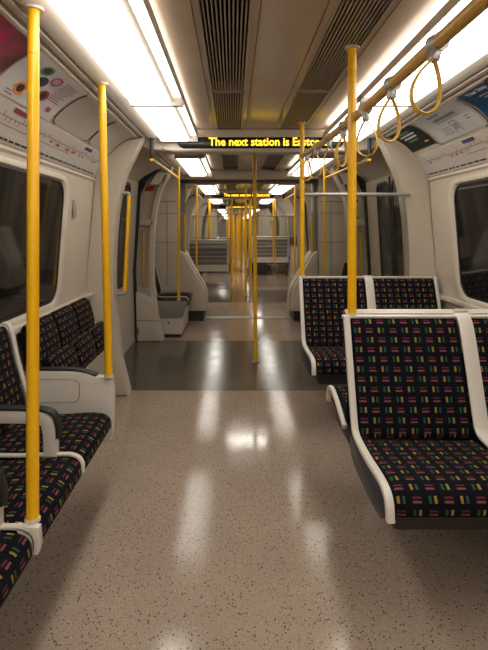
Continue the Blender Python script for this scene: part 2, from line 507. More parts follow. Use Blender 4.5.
# emergency label on the left doorway screen, above the shelf
o = obj('alarm_label', Box(-1.30, -1.15, 5.755, 5.768, 1.735, 1.79, bev=.004), RED)
o.location = (0, -.0, 0)
tag(o, 'small red alarm notice on the cream doorway screen above its handle niche', 'notice')
for z, nm in ((1.62, 'upper'), (1.42, 'lower')):
    o = obj('lock_button', disc(bmesh.new(), (1.235, 5.77 - .012, z), .016, .012, 'y'), BLACK)
    tag(o, 'round black lock, the %s of two on the far right doorway screen' % nm, 'lock')

# ------------------------------------------------------------------ ceiling lights
def ceiling_light(s, y0, y1, label, group=None, m=None):
    e = empty('ceiling_light', (s * .65, (y0 + y1) / 2, 2.03))
    L = (y1 - y0) / 2
    # prismatic diffuser with fine ribs
    bm = bmesh.new(); a, b = s * .575 - s * .65, s * .795 - s * .65
    loft([(-L + .008, .02), (-L + .008, -.02), (-L + .02, -.038), (L - .02, -.038), (L - .008, -.02), (L - .008, .02)], min(a, b), max(a, b), .016, bm)
    obj('diffuser', bm, m or LAMP, e)
    bm = bmesh.new(); n = max(2, int(L * 2 / .02))
    for k in range(min(n, 160)):
        y = -L + .012 + (2 * L - .024) * k / (min(n, 160)); box(bm, s * (.508 - .65), s * (.552 - .65), y, y + .010, .004, .02)
    obj('louvre', bm, LAMPS, e, smooth=0)
    obj('louvre_tray', Box(s * (.505 - .65), s * (.555 - .65), -L + .01, L - .01, .0205, .03), LAMPS, e, smooth=0)
    bm = bmesh.new()
    box(bm, s * (.555 - .65), s * (.575 - .65), -L, L, -.014, .03, bev=.004)
    box(bm, s * (.795 - .65), s * (.80 - .65), -L, L, -.004, .03)
    box(bm, s * (.50 - .65), s * (.508 - .65), -L, L, -.004, .03)
    for y in (-L, L - .01): box(bm, s * (.50 - .65), s * (.80 - .65), y, y + .01, -.042, .03)
    obj('frame', bm, STRIP, e)
    return tag(e, label, 'ceiling light', group)
for s, side in ((-1, 'left'), (1, 'right')):
    ceiling_light(s, -2.9, -.1, 'white ceiling light panel behind the viewer on the %s side' % side)
    ceiling_light(s, -.09, 2.77, 'long bright white ceiling light panel, nearest on the %s side' % side)
    ceiling_light(s, 2.78, 3.91, 'short bright ceiling light panel beside the next-station display, %s side' % side)
    ceiling_light(s, 4.85, 6.55, 'ceiling light panel over the doorway beyond the display, %s side' % side, m=LAMP2)
    for a, b in ((7.9, 10.1), (10.9, 14.0), (16.2, 19.6), (19.7, 22.6), (24.0, 28.5), (29.5, 34), (34.5, 38.5)):
        ceiling_light(s, a, b, 'distant %s-hand ceiling light panel in the carriages past the gangway' % side, 'distant ceiling lights on the %s' % side, m=LAMP2 if a < 10 else None)
e = empty('ceiling_light', (0, 7.70, 2.02))
obj('diffuser', Box(-.30, .30, -.06, .06, 0, .02), LAMPX, e, smooth=0)
obj('frame', Box(-.39, .39, -.10, .10, .0205, .07, bev=.005), STRIP, e)
tag(e, 'bright strip light set across the ceiling just past the gangway', 'ceiling light')

# vents
def vent(x, y0, y1, label, group=None, ns=11):
    e = empty('ceiling_vent', (x, (y0 + y1) / 2, CEILZ)); L = (y1 - y0) / 2; w = .095
    obj('backing', Box(-w + .002, w - .002, -L, L, .06, .07), VDARK, e)
    bm = bmesh.new()
    for k in range(ns):
        cx = -w + .016 + (2 * w - .032) * k / (ns - 1)
        box(bm, cx - .003, cx + .003, -L + .01, L - .01, .0, .035)
    obj('slats', bm, SLAT, e, smooth=0)
    bm = bmesh.new()
    for sx in (-1, 1): box(bm, sx * w - .005, sx * w + .005, -L, L, -.003, .055)
    for y in (-L, L - .012): box(bm, -w, w, y, y + .012, -.003, .055)
    obj('frame', bm, SLAT, e)
    return tag(e, label, 'ceiling vent', group)
for x, side in ((-.25, 'left'), (.25, 'right')):
    vent(x, -.6, 2.86, 'long dark slatted ceiling vent nearest the viewer, %s of the centre panel' % side)
    vent(x, 2.88, 3.92, 'short slatted ceiling vent in front of the display, %s of the centre panel' % side)
    vent(x, 4.3, 6.4, 'dark ceiling vent over the doorway beyond the display, %s of centre' % side)
    vent(x, 8.0, 10.1, 'dark ceiling vent just past the gangway, %s of centre' % side)
    for a in (10.9, 16.3, 24.2): vent(x, a, a + 3.2, 'distant dark ceiling vent far down the train, %s of centre' % side, 'distant ceiling vents on the ' + side)
bm = bmesh.new()
for x in (-.37, .37, -.12, .12): box(bm, x - .002, x + .002, -2.9, 3.95, CEILZ - .0015, CEILZ + .002)
struct('trim_ceiling_seam', bm, GROOVE)

# ------------------------------------------------------------------ headers with the text displays
def text_mesh(txt, width, bold=.012, sx=1.0):
    cu = bpy.data.curves.new('t', 'FONT'); cu.body = txt; cu.size = 1; cu.offset = bold; cu.align_x = 'LEFT'; cu.resolution_u = 3
    to = bpy.data.objects.new('t', cu); COL.objects.link(to)
    dg = bpy.context.evaluated_depsgraph_get(); dg.update()
    me = bpy.data.meshes.new_from_object(to.evaluated_get(dg))
    COL.objects.unlink(to); bpy.data.objects.remove(to); bpy.data.curves.remove(cu)
    xs = [v.co.x for v in me.vertices]; k = width / (max(xs) - min(xs)); x0 = min(xs)
    pts = [((v.co.x - x0) * k, v.co.y * k * sx) for v in me.vertices]
    faces = [tuple(p.vertices) for p in me.polygons]
    bpy.data.meshes.remove(me)
    return pts, faces
def text_bm(txt, width, f, bold=.012, sx=1.0, bm=None):
    bm = bm or bmesh.new(); pts, faces = text_mesh(txt, width, bold, sx)
    vs = [bm.verts.new(f(u, v)) for u, v in pts]
    for fc in faces:
        try: bm.faces.new([vs[i] for i in fc])
        except ValueError: pass
    return bm

def display(y, zc, label, first=False):
    e = empty('text_display', (0, y, zc))
    poly = [(-.69, .036), (-.655, -.022), (-.62, -.044), (.62, -.044), (.655, -.022), (.69, .036), (.67, .047), (-.67, .047)]
    obj('screen', prism_xz(bmesh.new(), poly, -.012, .01, bev=.003), DISP, e)
    t = text_bm('The next station is Eastcote', .965, lambda u, v: (-.415 + u, -.0135, -.021 + v), bold=.022, sx=1.08)
    obj('message_text', t, AMBER, e, smooth=0)
    return tag(e, label, 'display')
def header(y):
    prof = [(-.97, 2.10), (-.97, 1.97), (-.90, 1.935), (-.70, 1.915), (.70, 1.915), (.90, 1.935), (.97, 1.97), (.97, 2.10)]
    bm = prism_xz(bmesh.new(), prof, y, y + .14, bev=.012)
    struct('beam_header', bm, CREAM2)
    bm = prism_xz(bmesh.new(), [(-.80, 1.945), (-.74, 1.922), (.74, 1.922), (.80, 1.945)], y - .02, y + .01, bev=.006)
    struct('trim_header_lip', bm, STRIP)
header(3.965); display(3.952, 1.984, 'black next-station text display with yellow lettering, nearest, under the ceiling vents', True)
header(10.32); display(10.306, 1.984, 'second yellow text display, far off past the gangway')
header(16.1); display(16.086, 1.984, 'small distant third text display with yellow lettering')

# ------------------------------------------------------------------ advert panels, posters and line diagrams on the cove
def cove_patch(s, y0, y1, t0, t1, off, m, name, parent=None, nt=8, thick=.0015):
    bm = bmesh.new(); rows = []
    for k in range(nt + 1):
        t = t0 + (t1 - t0) * k / nt; p = cove(t) + cove_n(t) * off
        rows.append([bm.verts.new((s * p.x, y0, p.y)), bm.verts.new((s * p.x, y1, p.y))])
    for a, b in zip(rows, rows[1:]): bm.faces.new((a[0], a[1], b[1], b[0]))
    r = bmesh.ops.solidify(bm, geom=list(bm.faces), thickness=thick)
    return obj(name, bm, m, parent)
def cove_pt(s, y, t, off):
    p = cove(t) + cove_n(t) * off; return (s * p.x, y, p.y)
COVE_L = .465
def cove_poly(bm, s, pts, off):
    vs = [bm.verts.new(cove_pt(s, y, t, off)) for y, t in pts]; bm.faces.new(vs)
def cove_rect(bm, s, y0, y1, t0, t1, off):
    n = max(1, int(abs(t1 - t0) / .08) + 1)
    prev = None
    for k in range(n + 1):
        t = t0 + (t1 - t0) * k / n
        cur = [bm.verts.new(cove_pt(s, y0, t, off)), bm.verts.new(cove_pt(s, y1, t, off))]
        if prev: bm.faces.new((prev[0], prev[1], cur[1], cur[0]))
        prev = cur
def cove_oval(bm, s, y, t, ry, rt, off, hole=0.0, n=20):
    A = [bm.verts.new(cove_pt(s, y + ry * math.cos(2 * PI * k / n), t + rt * math.sin(2 * PI * k / n), off)) for k in range(n)]
    if not hole: bm.faces.new(A); return
    B = [bm.verts.new(cove_pt(s, y + hole * ry * math.cos(2 * PI * k / n), t + hole * rt * math.sin(2 * PI * k / n), off)) for k in range(n)]
    for k in range(n): bm.faces.new((A[k], A[(k + 1) % n], B[(k + 1) % n], B[k]))
# reading direction runs towards the far end on the left side and towards the viewer on the right side
def cove_text(s, txt, ystart, tbase, width, off, bold=.01, sx=1.0):
    dirn = 1 if s < 0 else -1
    return text_bm(txt, width, lambda u, v: cove_pt(s, ystart + dirn * u, tbase - v / COVE_L, off), bold, sx)

def holder(s, y0, y1, label):
    """clear curved card holder between two cards: moulded edges with rounded lower corners"""
    e = empty('card_holder', (0, 0, 0))
    cove_patch(s, y0, y1, .03, .62, .004, CARD, 'card_panel', e, thick=.004)
    for y, inward in ((y0, 1), (y1, -1)):
        bm = bmesh.new()
        pts = [cove_pt(s, y, .06 + .48 * k / 8, .0055) for k in range(9)] + [cove_pt(s, y + inward * .012, .60, .0055), cove_pt(s, y + inward * .055, .625, .0055)]
        tube(bm, pts, .0035, 6)
        obj('holder_edge', bm, GROOVE, e)
    return tag(e, label, 'advert holder')

def line_map(s, y0, y1, label, heads):
    e = empty('line_diagram', (0, 0, 0))
    cove_patch(s, y0, y1, .655, .985, .004, MAPP, 'map_card', e, thick=.003)
    bm = bmesh.new(); y = y0 + .05
    while y < y1 - .1:
        l = random.uniform(.035, .085); cove_rect(bm, s, y, y + l, .945, .962, .0062); y += l + random.uniform(.008, .02)
    obj('map_legend', bm, PDARK, e, smooth=0)
    bm = bmesh.new(); yy = y0 + .12
    cove_rect(bm, s, y0 + .1, y1 - .1, .775, .782, .0062)
    cove_rect(bm, s, y0 + .35, y1 - .7, .845, .851, .0062)
    while yy < y1 - .12:
        a = random.choice((-1, 1)); h = random.uniform(.02, .05)
        cove_rect(bm, s, yy, yy + .006, .778 - (h if a > 0 else 0), .778 + (h if a < 0 else 0), .0062)
        if random.random() < .3: cove_rect(bm, s, yy - .012, yy + .02, .80, .815 + random.random() * .02, .0062)
        yy += random.uniform(.025, .05)
    obj('map_lines', bm, MAPRED, e, smooth=0)
    for yy, m in heads:
        bm = bmesh.new(); cove_rect(bm, s, yy, yy + .15, .675, .72, .0062)
        obj('map_heading', bm, m, e, smooth=0)
    return tag(e, label, 'line map')
line_map(-1, .35, 3.76, 'long pale route map strip with red lines under the pink poster', ((2.19, PMAROON), (3.24, PNAVY)))
line_map(1, .35, 3.76, 'long pale route map strip with red lines under the blue poster', ((2.88, PNAVY),))

# left side: pink poster, white poster with coloured badges, two empty holders
def poster(name, s, y0, y1, m, label, t0=.035, t1=.615):
    e = empty(name, (0, 0, 0))
    cove_patch(s, y0, y1, t0, t1, .005, m, 'poster_sheet', e, thick=.002)
    return tag(e, label, 'poster')
p = poster('pink_poster', -1, 1.20, 1.925, PINKART, 'glossy pink and brown poster in the cove above the near pole')
p = poster('badge_poster', -1, 1.935, 2.545, PAPER, 'white poster with coloured oval badges and small text, beside the pink poster', t1=.63)
for yy, t, m in ((2.105, .495, PORANGE), (2.185, .31, PNAVY), (2.125, .165, PGREEN2), (2.265, .20, PMAG), (2.30, .43, RED)):
    bm = bmesh.new(); cove_oval(bm, -1, yy, t, .048, .075, .0068, hole=.62); obj('badge_ring', bm, m, p, smooth=0)
    bm = bmesh.new(); cove_oval(bm, -1, yy, t, .030, .047, .0068); obj('badge_picture', bm, PDARK if m != PMAG else PGREY, p, smooth=0)
bm = bmesh.new()
for k in range(11):
    cove_rect(bm, -1, 2.335 + .012 * (k % 2), 2.50 - random.random() * .05, .12 + k * .030, .129 + k * .030, .0068)
for k in range(2): cove_rect(bm, -1, 2.02, 2.07 + .02 * k, .56 + k * .03, .568 + k * .03, .0068)
cove_rect(bm, -1, 2.42, 2.47, .50, .56, .0068)
obj('small_text', bm, PMAG, p, smooth=0)
holder(-1, 2.57, 3.19, 'empty cream advert holder, right after the badge poster')
holder(-1, 3.21, 3.76, 'empty cream advert holder beside the doorway pillar, opposite the green poster')

# right side (from the far end towards the viewer): dark green poster, white poster, blue poster
p = poster('green_poster', 1, 3.33, 3.76, PGREEN, 'small dark green poster at the far end of the advert cove', .03, .57)
for k, (yy, w, m) in enumerate(((3.70, .24, PGREEN2), (3.69, .26, PWHITE), (3.67, .22, PWHITE), (3.64, .16, PGREEN2))):
    bm = bmesh.new(); cove_rect(bm, 1, yy - w, yy, .13 + k * .075, .165 + k * .075, .0068); obj('poster_print', bm, m, p, smooth=0)
bm = bmesh.new(); cove_rect(bm, 1, 3.37, 3.44, .46, .49, .0068); obj('poster_print', bm, PSKIN, p, smooth=0)
holder(1, 2.645, 3.315, 'clear card holder with a white card behind the hanging straps')
p = poster('white_poster', 1, 2.68, 3.27, PAPER, 'white poster with black heading and phone picture, between green and blue posters', .03, .60)
def letter_strokes(y0, y1, t0, t1, gap):
    bm = bmesh.new(); y = y1
    while y > y0 + .02:
        w = random.uniform(.012, .020)
        for a in (y, y - w + .006): cove_rect(bm, 1, a - .006, a, t0, t1, .0070)
        tm = random.choice((t0, (t0 + t1) / 2, t1 - .012)); cove_rect(bm, 1, y - w, y, tm, tm + .012, .0070)
        y -= w + gap
    return bm
obj('heading_line', letter_strokes(2.93, 3.09, .105, .155, .012), PDARK, p, smooth=0)
obj('heading_text', letter_strokes(2.80, 3.10, .205, .265, .007), PNAVY, p, smooth=0)
bm = bmesh.new()
cove_rect(bm, 1, 2.80, 3.09, .295, .302, .0070)
for yy in (2.90, 2.975): cove_rect(bm, 1, yy, yy + .006, .36, .56, .0070)
cove_rect(bm, 1, 2.90, 2.98, .355, .364, .0070)
obj('phone_print', bm, PDARK, p, smooth=0)
bm = bmesh.new()
cove_rect(bm, 1, 2.915, 2.965, .40, .50, .0070)
for k in range(4): cove_rect(bm, 1, 3.01, 3.13, .42 + k * .035, .432 + k * .035, .0070)
for k in range(2): cove_rect(bm, 1, 2.74, 2.79, .36 + k * .05, .38 + k * .05, .0070)
obj('small_text', bm, PGREY, p, smooth=0)
p = poster('blue_poster', 1, 1.85, 2.625, PBLUE, 'bright blue poster with white heading, nearest on its side')
obj('heading_text', cove_text(1, 'Your Stop', 2.56, .13, .19, .0070, bold=.03), PWHITE, p, smooth=0)
bm = bmesh.new()
for k in range(3): cove_rect(bm, 1, 2.30, 2.50 - .02 * k, .20 + k * .05, .22 + k * .05, .0068)
obj('small_text', bm, PGREY, p, smooth=0)
for yy, t, ry, rt in ((2.27, .08, .05, .07), (2.24, .17, .05, .06), (2.36, .36, .05, .045), (2.52, .55, .04, .05)):
    bm = bmesh.new(); cove_oval(bm, 1, yy, t, ry, rt, .0074); obj('picture_print', bm, PSKIN, p, smooth=0)
bm = bmesh.new(); cove_oval(bm, 1, 2.28, .10, .075, .10, .0066); obj('picture_hair', bm, PDARK, p, smooth=0)

# switch plate by the left window
o = obj('wall_plate', Box(-1.310, -1.294, 3.33, 3.375, 1.37, 1.49, bev=.003), GREY)
tag(o, 'small grey metal plate on the cream pillar beside the left window', 'wall plate')

# ------------------------------------------------------------------ seats
CUSH = chaikin([(.02, .375), (-.38, .345), (-.445, .355), (-.46, .40), (-.44, .455), (-.37, .478), (-.18, .462), (.02, .455)], 2)
BACK = chaikin([(.005, .45), (-.004, .52), (.06, .74), (.12, .88), (.135, .915), (.17, .925), (.195, .90), (.15, .72), (.07, .44)], 2)
LCUSH = chaikin([(.02, .345), (-.36, .335), (-.405, .338), (-.42, .36), (-.405, .408), (-.34, .425), (-.18, .412), (.02, .405)], 2)
LBACK = chaikin([(.0, .41), (-.004, .47), (.04, .62), (.075, .78), (.085, .825), (.11, .835), (.125, .81), (.10, .66), (.06, .40)], 2)

def double_seat(loc, rz, label, group=None, w=.47, dv=.05, lean=.16, thick=.055, shell=True, depth=.43, ped=True, backband=True):
    def bk(z): return max(0, z - .45) / .47 * lean
    kd = depth / .46
    CUSH = chaikin([(.02, .385), (-.38 * kd, .365), (-.445 * kd, .372), (-.46 * kd, .41), (-.44 * kd, .458), (-.37 * kd, .478), (-.18 * kd, .462), (.02, .455)], 2)
    F = [(.45, 0), (.55, -.004), (.72, -.004), (.86, .0), (.905, .006)]
    BACK = chaikin([(bk(z) + o, z) for z, o in F] + [(bk(.925) + .03, .925), (bk(.91) + thick, .905), (bk(.7) + thick, .70), (thick, .44)], 2)
    G = lambda z, o: (bk(z) + o, z)
    """pair of transverse seats; local -y is the sitting direction, x=0 the aisle side when rz=0"""
    e = empty('double_seat', loc, rz)
    x = .03
    for k in range(2):
        obj('cushion', loft(CUSH, x, x + w, .02, uvoff=(.0, .01 * k)), FABRIC, e)
        obj('backrest', loft(BACK, x, x + w, .02, uvoff=(.0, .013)), FABRIC, e)
        x += w
        if k == 0:
            bm = ribbon([G(.934, .035), G(.926, .008), G(.88, -.008), G(.72, -.012), G(.525, -.012), (-.012, .475), (-.12 * kd, .468), (-.20 * kd, .466), (-.37 * kd, .482), (-.452 * kd, .455), (-.466 * kd, .385)], .012, x - .006, x + dv + .006, .004)
            obj('divider', bm, WHITE, e)
            x += dv
    end = x
    for a, b in ((.002, .030), (end - .002, end + .022)):
        bm = ribbon(([] if backband else [(.02, .385), (-.03, .405), (-.10, .43), (-.20, .456), (-.33 * kd, .468), (-.42 * kd, .460), (-.458 * kd, .43), (-.462 * kd, .374)]) or [G(.925, .018), G(.80, .016), G(.66, .014), G(.50, .012), (.0, .465), (-.16 * kd, .455), (-.33 * kd, .462), (-.42 * kd, .458), (-.458 * kd, .43), (-.462 * kd, .374)], .022, a, b, .006)
        obj('side_trim', bm, WHITE, e)
    bm = ribbon([G(.924, .012), G(.932, thick * .5), G(.915, thick)], .010, 0, end + .02, .003); obj('top_trim', bm, WHITE, e)
    # dark side and underframe
    bm = loft(chaikin([(.05, .46), (-.02, .45), (-.38 * kd, .44), (-.445 * kd, .41), (-.44 * kd, .365), (-.36 * kd, .338), (.04, .35)], 2), .002, .032, .004)
    obj('side_panel', bm, NAVY, e)
    bm = Box(.06, end - .02, -.32, .02, .27, .375, bev=.02)
    obj('underframe', bm, DKGREY, e)
    if ped: obj('pedestal', Box(.62, end + .01, -.20, .02, .0, .272, bev=.02), DKGREY, e)
    # grey moulded rear shell with an off-white frame
    if shell:
        t = thick
        bm = loft(chaikin([(t - .01, .42), G(.70, t + .002), G(.905, t + .004), G(.905, t + .022), G(.70, t + .022), (t + .022, .46), (t + .022, .30), (t, .30)], 1), .02, end + .01, .006)
        obj('rear_frame', bm, WHITE, e)
        bm = bmesh.new()
        for k in range(5):
            z = .43 + k * .088
            loft([G(z, t + .018), G(z + .006, t + .030), G(z + .070, t + .032), G(z + .078, t + .018)], .07, end - .04, .003, bm)
        obj('rear_panel', bm, GREYP, e)
    return tag(e, label, 'seat', group)

W_ = .49
TOT = .03 + .47 * 2 + .05
q = double_seat((.262, 1.985, 0), 0, 'pair of black patterned seats nearest the viewer, facing the viewer, yellow pole on top', lean=.145, shell=False)
q.scale.z = .984
double_seat((.290 + TOT + .014, 2.275, 0), PI, 'pair of patterned seats facing away, behind the backrest of the nearest pair', lean=.05, thick=.03, shell=False, depth=.35, ped=False, backband=False)
double_seat((.274, 3.52, 0), 0, 'pair of black patterned seats in front of the doorway glass screen, facing the viewer')

def long_bench(x, y0, n, s, label, pitch=.462, armrests=(), group=None, near_panel=False, far_panel=False):
    """seats along the wall; s=-1 left wall (facing +x), s=1 right wall (facing -x)"""
    if s < 0: e = empty('long_bench', (x, y0, 0), PI / 2)
    else: e = empty('long_bench', (x, y0 + n * pitch, 0), -PI / 2)
    for k in range(n):
        a = k * pitch + .02; b = (k + 1) * pitch - .0
        obj('cushion', loft(LCUSH, a, b, .018, uvoff=(.02, 0)), FABRIC, e)
        obj('backrest', loft(LBACK, a, b, .018, uvoff=(.0, .01)), FABRIC, e)
    for k in range(1, n):
        a = k * pitch
        bm = ribbon([(.115, .84), (.085, .838), (.07, .79), (.036, .63), (-.012, .47), (-.015, .42), (-.18, .417), (-.33, .424), (-.385, .421), (-.413, .395), (-.413, .355)], .010, a - .002, a + .020, .003)
        obj('divider', bm, WHITE, e)
    a = n * pitch
    bm = ribbon([(.115, .84), (.085, .838), (.07, .79), (.036, .63), (-.012, .47), (-.010, .43)], .012, a - .006, a + .026, .003)
    obj('divider', bm, WHITE, e)
    for k in armrests:
        a = k * pitch
        bm = ribbon([(.06, .572), (-.20, .572), (-.27, .567), (-.288, .52), (-.290, .415)], .052, a - .010, a + .030, .008)
        obj('armrest', bm, WHITE, e)
        bm = ribbon([(.06, .602), (-.21, .602), (-.298, .594), (-.319, .54), (-.320, .49)], .012, a - .012, a + .032, .005)
        obj('armrest_pad', bm, BLACK, e)
    obj('underframe', Box(.02, n * pitch, -.28, .10, .25, .348, bev=.015), DKGREY, e)
    obj('heater_box', Box(.02, n * pitch - .02, -.02, .10, .002, .242, bev=.01), DKGREY, e)
    return e, tag(e, label, 'bench seat', group)

XB = -1.215
e1, _ = long_bench(XB, .968, 3, -1, 'row of three patterned seats along the left wall, nearest, under the big dark window', armrests=(1, 2))
# end panel of that bench (outer part carries the pole)
a = 3 * .462 + .03
bm = loft(chaikin([(.06, .24), (-.395, .24), (-.412, .32), (-.415, .568), (-.385, .576), (-.33, .576), (-.27, .598), (-.20, .604), (.06, .604)], 1), a, a + .045, .010)
ep = obj('end_panel', bm, WHITE, e1)
bm = ribbon([(.06, .609), (-.18, .609), (-.25, .604), (-.305, .586), (-.33, .579)], .012, a + .002, a + .043, .005)
obj('end_panel_pad', bm, BLACK, ep)
bm = bmesh.new()
pl = rrect(-.25, .05, .45, .565, .035)
ring(bm, [[(a - .001, y, z) for y, z in pl], [(a - .003, y, z) for y, z in [(yy * .985 - .001, zz * .99 + .006) for yy, zz in pl]], [(a + .002, y, z) for y, z in [(yy * .97 - .002, zz * .98 + .011) for yy, zz in pl]]])
obj('recess_line', bm, GREYP, ep)
for k in (1,):   # bracket at the cushion front that carries the near pole
    obj('pole_bracket', loft([(-.385, .345), (-.425, .345), (-.432, .37), (-.428, .425), (-.36, .428), (-.37, .40)], k * .462 - .002, k * .462 + .024, .004), WHITE, e1)

# tip-up bench, seats folded
e = empty('tip_up_bench', (XB + .01, 2.47, 0), PI / 2)
TP = .343
for k in range(3):
    a = k * TP + .006; b = a + TP - .012
    obj('backrest', loft(chaikin([(.0, .58), (-.012, .63), (.02, .765), (.045, .805), (.085, .81), (.10, .77), (.07, .56)], 2), a, b, .025), FABRIC, e)
    obj('folded_cushion', loft(chaikin([(-.10, .46), (-.125, .49), (-.09, .625), (-.055, .645), (-.015, .63), (-.03, .48)], 2), a + .008, b - .008, .018, uvoff=(.02, .02)), FABRIC, e)
    obj('hinge', Box(a + .03, a + .05, -.06, .0, .47, .53, bev=.005), DKGREY, e)
    obj('hinge', Box(b - .05, b - .03, -.06, .0, .47, .53, bev=.005), DKGREY, e)
bm = bmesh.new()
loft([(.10, .02), (-.015, .02), (-.025, .40), (-.03, .57), (.07, .58)], 0, 1.28, .01, bm)
obj('lower_panel', bm, CREAM2, e)
bm = bmesh.new()
for k in range(3):
    a = k * TP + .04
    for z in (.12, .27, .40): box(bm, a, a + .25, -.032, -.018, z, z + .008)
    box(bm, a - .035, a - .028, -.034, -.018, .05, .44)
obj('panel_groove', bm, GROOVE, e)
tag(e, 'row of three tip-up patterned seats folded against the wall under the left window', 'bench seat')
# ledges above the seat backs
for s, x0 in ((-1, -1.36), (1, 1.32)):
    struct('trim_sill', Box(x0, x0 + .04, .3, 3.78, .765, .80, bev=.008) if s > 0 else Box(-1.355, -1.30, .3, 3.78, .765, .80, bev=.008), CREAM2)

def short_bench(s, y0, label, group=None, flip=False, pitch=.425):
    e, _ = long_bench(s * 1.205, y0, 2, s, label, armrests=(), pitch=pitch, group=group)
    for a in (-.028, 2 * pitch + .008):
        obj('end_panel', loft(chaikin([(.06, .23), (-.36, .23), (-.40, .25), (-.44, .42), (-.43, .43), (.06, .43)], 1), a, a + .03, .005), GREYP, e)
    obj('console', Box(-.01, 2 * pitch - .01, -.38, -.03, .035, .244, bev=.012), CREAM2, e)
    obj('console_foot', Box(.0, 2 * pitch - .02, -.36, -.04, .002, .04), BLACK, e)
    obj('console_lock', disc(bmesh.new(), (-.018, -.22, .17), .012, .01, 'x', 12), BLACK, e)
    return e
short_bench(-1, 5.83, 'short bench with grey end panel between the doorway screen and the left gangway cover')
short_bench(1, 5.83, 'short bench with grey end panel between the doorway screen and right gangway cover')
short_bench(-1, 7.48, 'short bench just past the gangway on the left')
short_bench(1, 7.48, 'short bench just past the gangway on the right, dark underneath')

# ------------------------------------------------------------------ poles, rails, straps and handles
def grab_pole(x, y, z0, z1, label, top=None, r=.0175, group=None, m=YELLOW, floor=False):
    tx, ty = top or (x, y)
    o = obj('grab_pole', Tube([(0, 0, 0), (tx - x, ty - y, z1 - z0)], r, 20), m, None, (x, y, z0))
    d = Vector((tx - x, ty - y, z1 - z0)); dn = d.normalized()
    f = bmesh.new(); disc(f, d - Vector((0, 0, .008)), r * 1.75, .009)
    obj('ceiling_flange', f, CREAM2, o)
    c = bmesh.new(); tube(c, [dn * .0, dn * .010], r * 1.22, 20)
    obj('base_collar', c, GREY if floor else WHITE, o)
    if floor:
        obj('floor_flange', disc(bmesh.new(), (0, 0, 0), r * 1.9, .010), GREY, o)
    j = bmesh.new(); tube(j, [d - dn * .16, d - dn * .157], r * 1.03, 20)
    obj('joint_ring', j, RAILY, o)
    return tag(o, label, 'grab pole', group)
grab_pole(-.818, 1.462, .425, 2.018, 'thick yellow pole nearest the viewer, rising from the near bench front', top=(-.872, 1.60), r=.0185)
grab_pole(-.822, 2.375, .578, 2.018, 'yellow pole on the cream end panel of the near left bench', top=(-.872, 2.435), r=.0185)
grab_pole(0, 4.76, 0, 2.10, 'slim yellow floor-to-ceiling pole in the middle of the nearest doorway', top=(-.012, 4.76), r=.0185, floor=True)
grab_pole(.306, 2.165, .912, 2.10, 'thick yellow pole on the backrest of the nearest pair of seats', r=.019)
grab_pole(.304, 3.715, .934, 2.10, 'yellow pole at the glass screen corner, on the second pair of seats', r=.0175)
grab_pole(-.862, 5.79, .445, 2.02, 'yellow pole on the short bench left of the gangway', r=.0165)
grab_pole(.862, 5.79, .445, 2.02, 'yellow pole on the short bench right of the gangway', r=.0165)
grab_pole(-.845, 8.42, .445, 2.02, 'yellow pole just past the gangway over the left bench', r=.0165)
grab_pole(.845, 8.42, .445, 2.02, 'yellow pole just past the gangway over the right bench', r=.0165)
grab_pole(.03, 9.42, 0, 2.10, 'yellow centre pole in the doorway past the gangway', r=.0175, floor=True)
FG = 'yellow poles far down the train'
for s in (-1, 1):
    for k, yy in enumerate((10.60, 13.0)):
        grab_pole(s * .255, yy, .0, 2.10, 'yellow pole beside the seats past the gangway, %s side of the aisle' % ('left' if s < 0 else 'right'), floor=True, group=FG + (' left' if s < 0 else ' right'))
    for yy in (14.8, 16.9, 20.4, 23.3, 25.8, 27.6, 30.3, 33.0, 36.0, 38.0):
        grab_pole(s * random.uniform(.12, .30), yy + s * random.uniform(-.5, .5), 0, 2.10, 'tiny distant yellow pole far down the train aisle', floor=True, group=FG, r=.02)
    for yy in (13.9, 16.4, 18.0, 19.6, 22.0, 24.5, 26.8, 29.2, 31.5, 34.0, 37.0):
        grab_pole(s * (.24 if yy in (13.9, 16.4, 18.0, 22.0, 29.2, 34.0) else .47), yy, .0, 2.10, 'tiny distant yellow pole far down the train aisle', floor=True, group=FG)
for yy in (15.2, 17.2, 20.8, 23.2, 25.6, 28.0, 31.2, 35.5):
    grab_pole(.05, yy, 0, 2.10, 'tiny distant yellow pole far down the train aisle', floor=True, group=FG)
for s in (-1, 1):
    for yy in (11.8, 12.4): 
        grab_pole(s * .80, yy, .445, 2.02, 'yellow pole by the wall seats past the gangway, %s side' % ('left' if s < 0 else 'right'), group=FG + ' by the wall')

# doorway rails: grey drop arm, yellow bar, running to the pole on the short bench
def doorway_rail(s, y0, y1, label):
    e = empty('doorway_rail', (s * .872, y0, 1.85))
    L = y1 - y0
    obj('rail', Tube([(0, .0, 0), (0, L - .017, .04)], .0145, 14), YELLOW, e)
    obj('drop_arm', Tube(bend([(0, 0.0, .168), (0, 0, .015), (0, .05, .001)], .03), .0155, 14), DKGREY, e)
    obj('socket', Tube([(0, .045, .001), (0, .075, .002)], .018, 14), GREY, e)
    return tag(e, label, 'hand rail')
doorway_rail(-1, 3.925, 5.775, 'yellow overhead rail with dark drop arm across the nearest left doorway')
doorway_rail(1, 3.925, 5.775, 'yellow overhead rail with dark drop arm across the nearest right doorway')
for s, side in ((-1, 'left'), (1, 'right')):
    e = empty('doorway_rail', (s * .845, 8.43, 1.89)); e.rotation_euler.z = 0
    obj('rail', Tube([(0, .01, 0), (0, 1.85, 0)], .0145, 12), YELLOW, e)
    obj('drop_arm', Tube([(0, 1.85, -.01), (0, 1.85, .16)], .0155, 12), DKGREY, e)
    tag(e, 'yellow overhead rail across the doorway past the gangway, %s side' % side, 'hand rail')

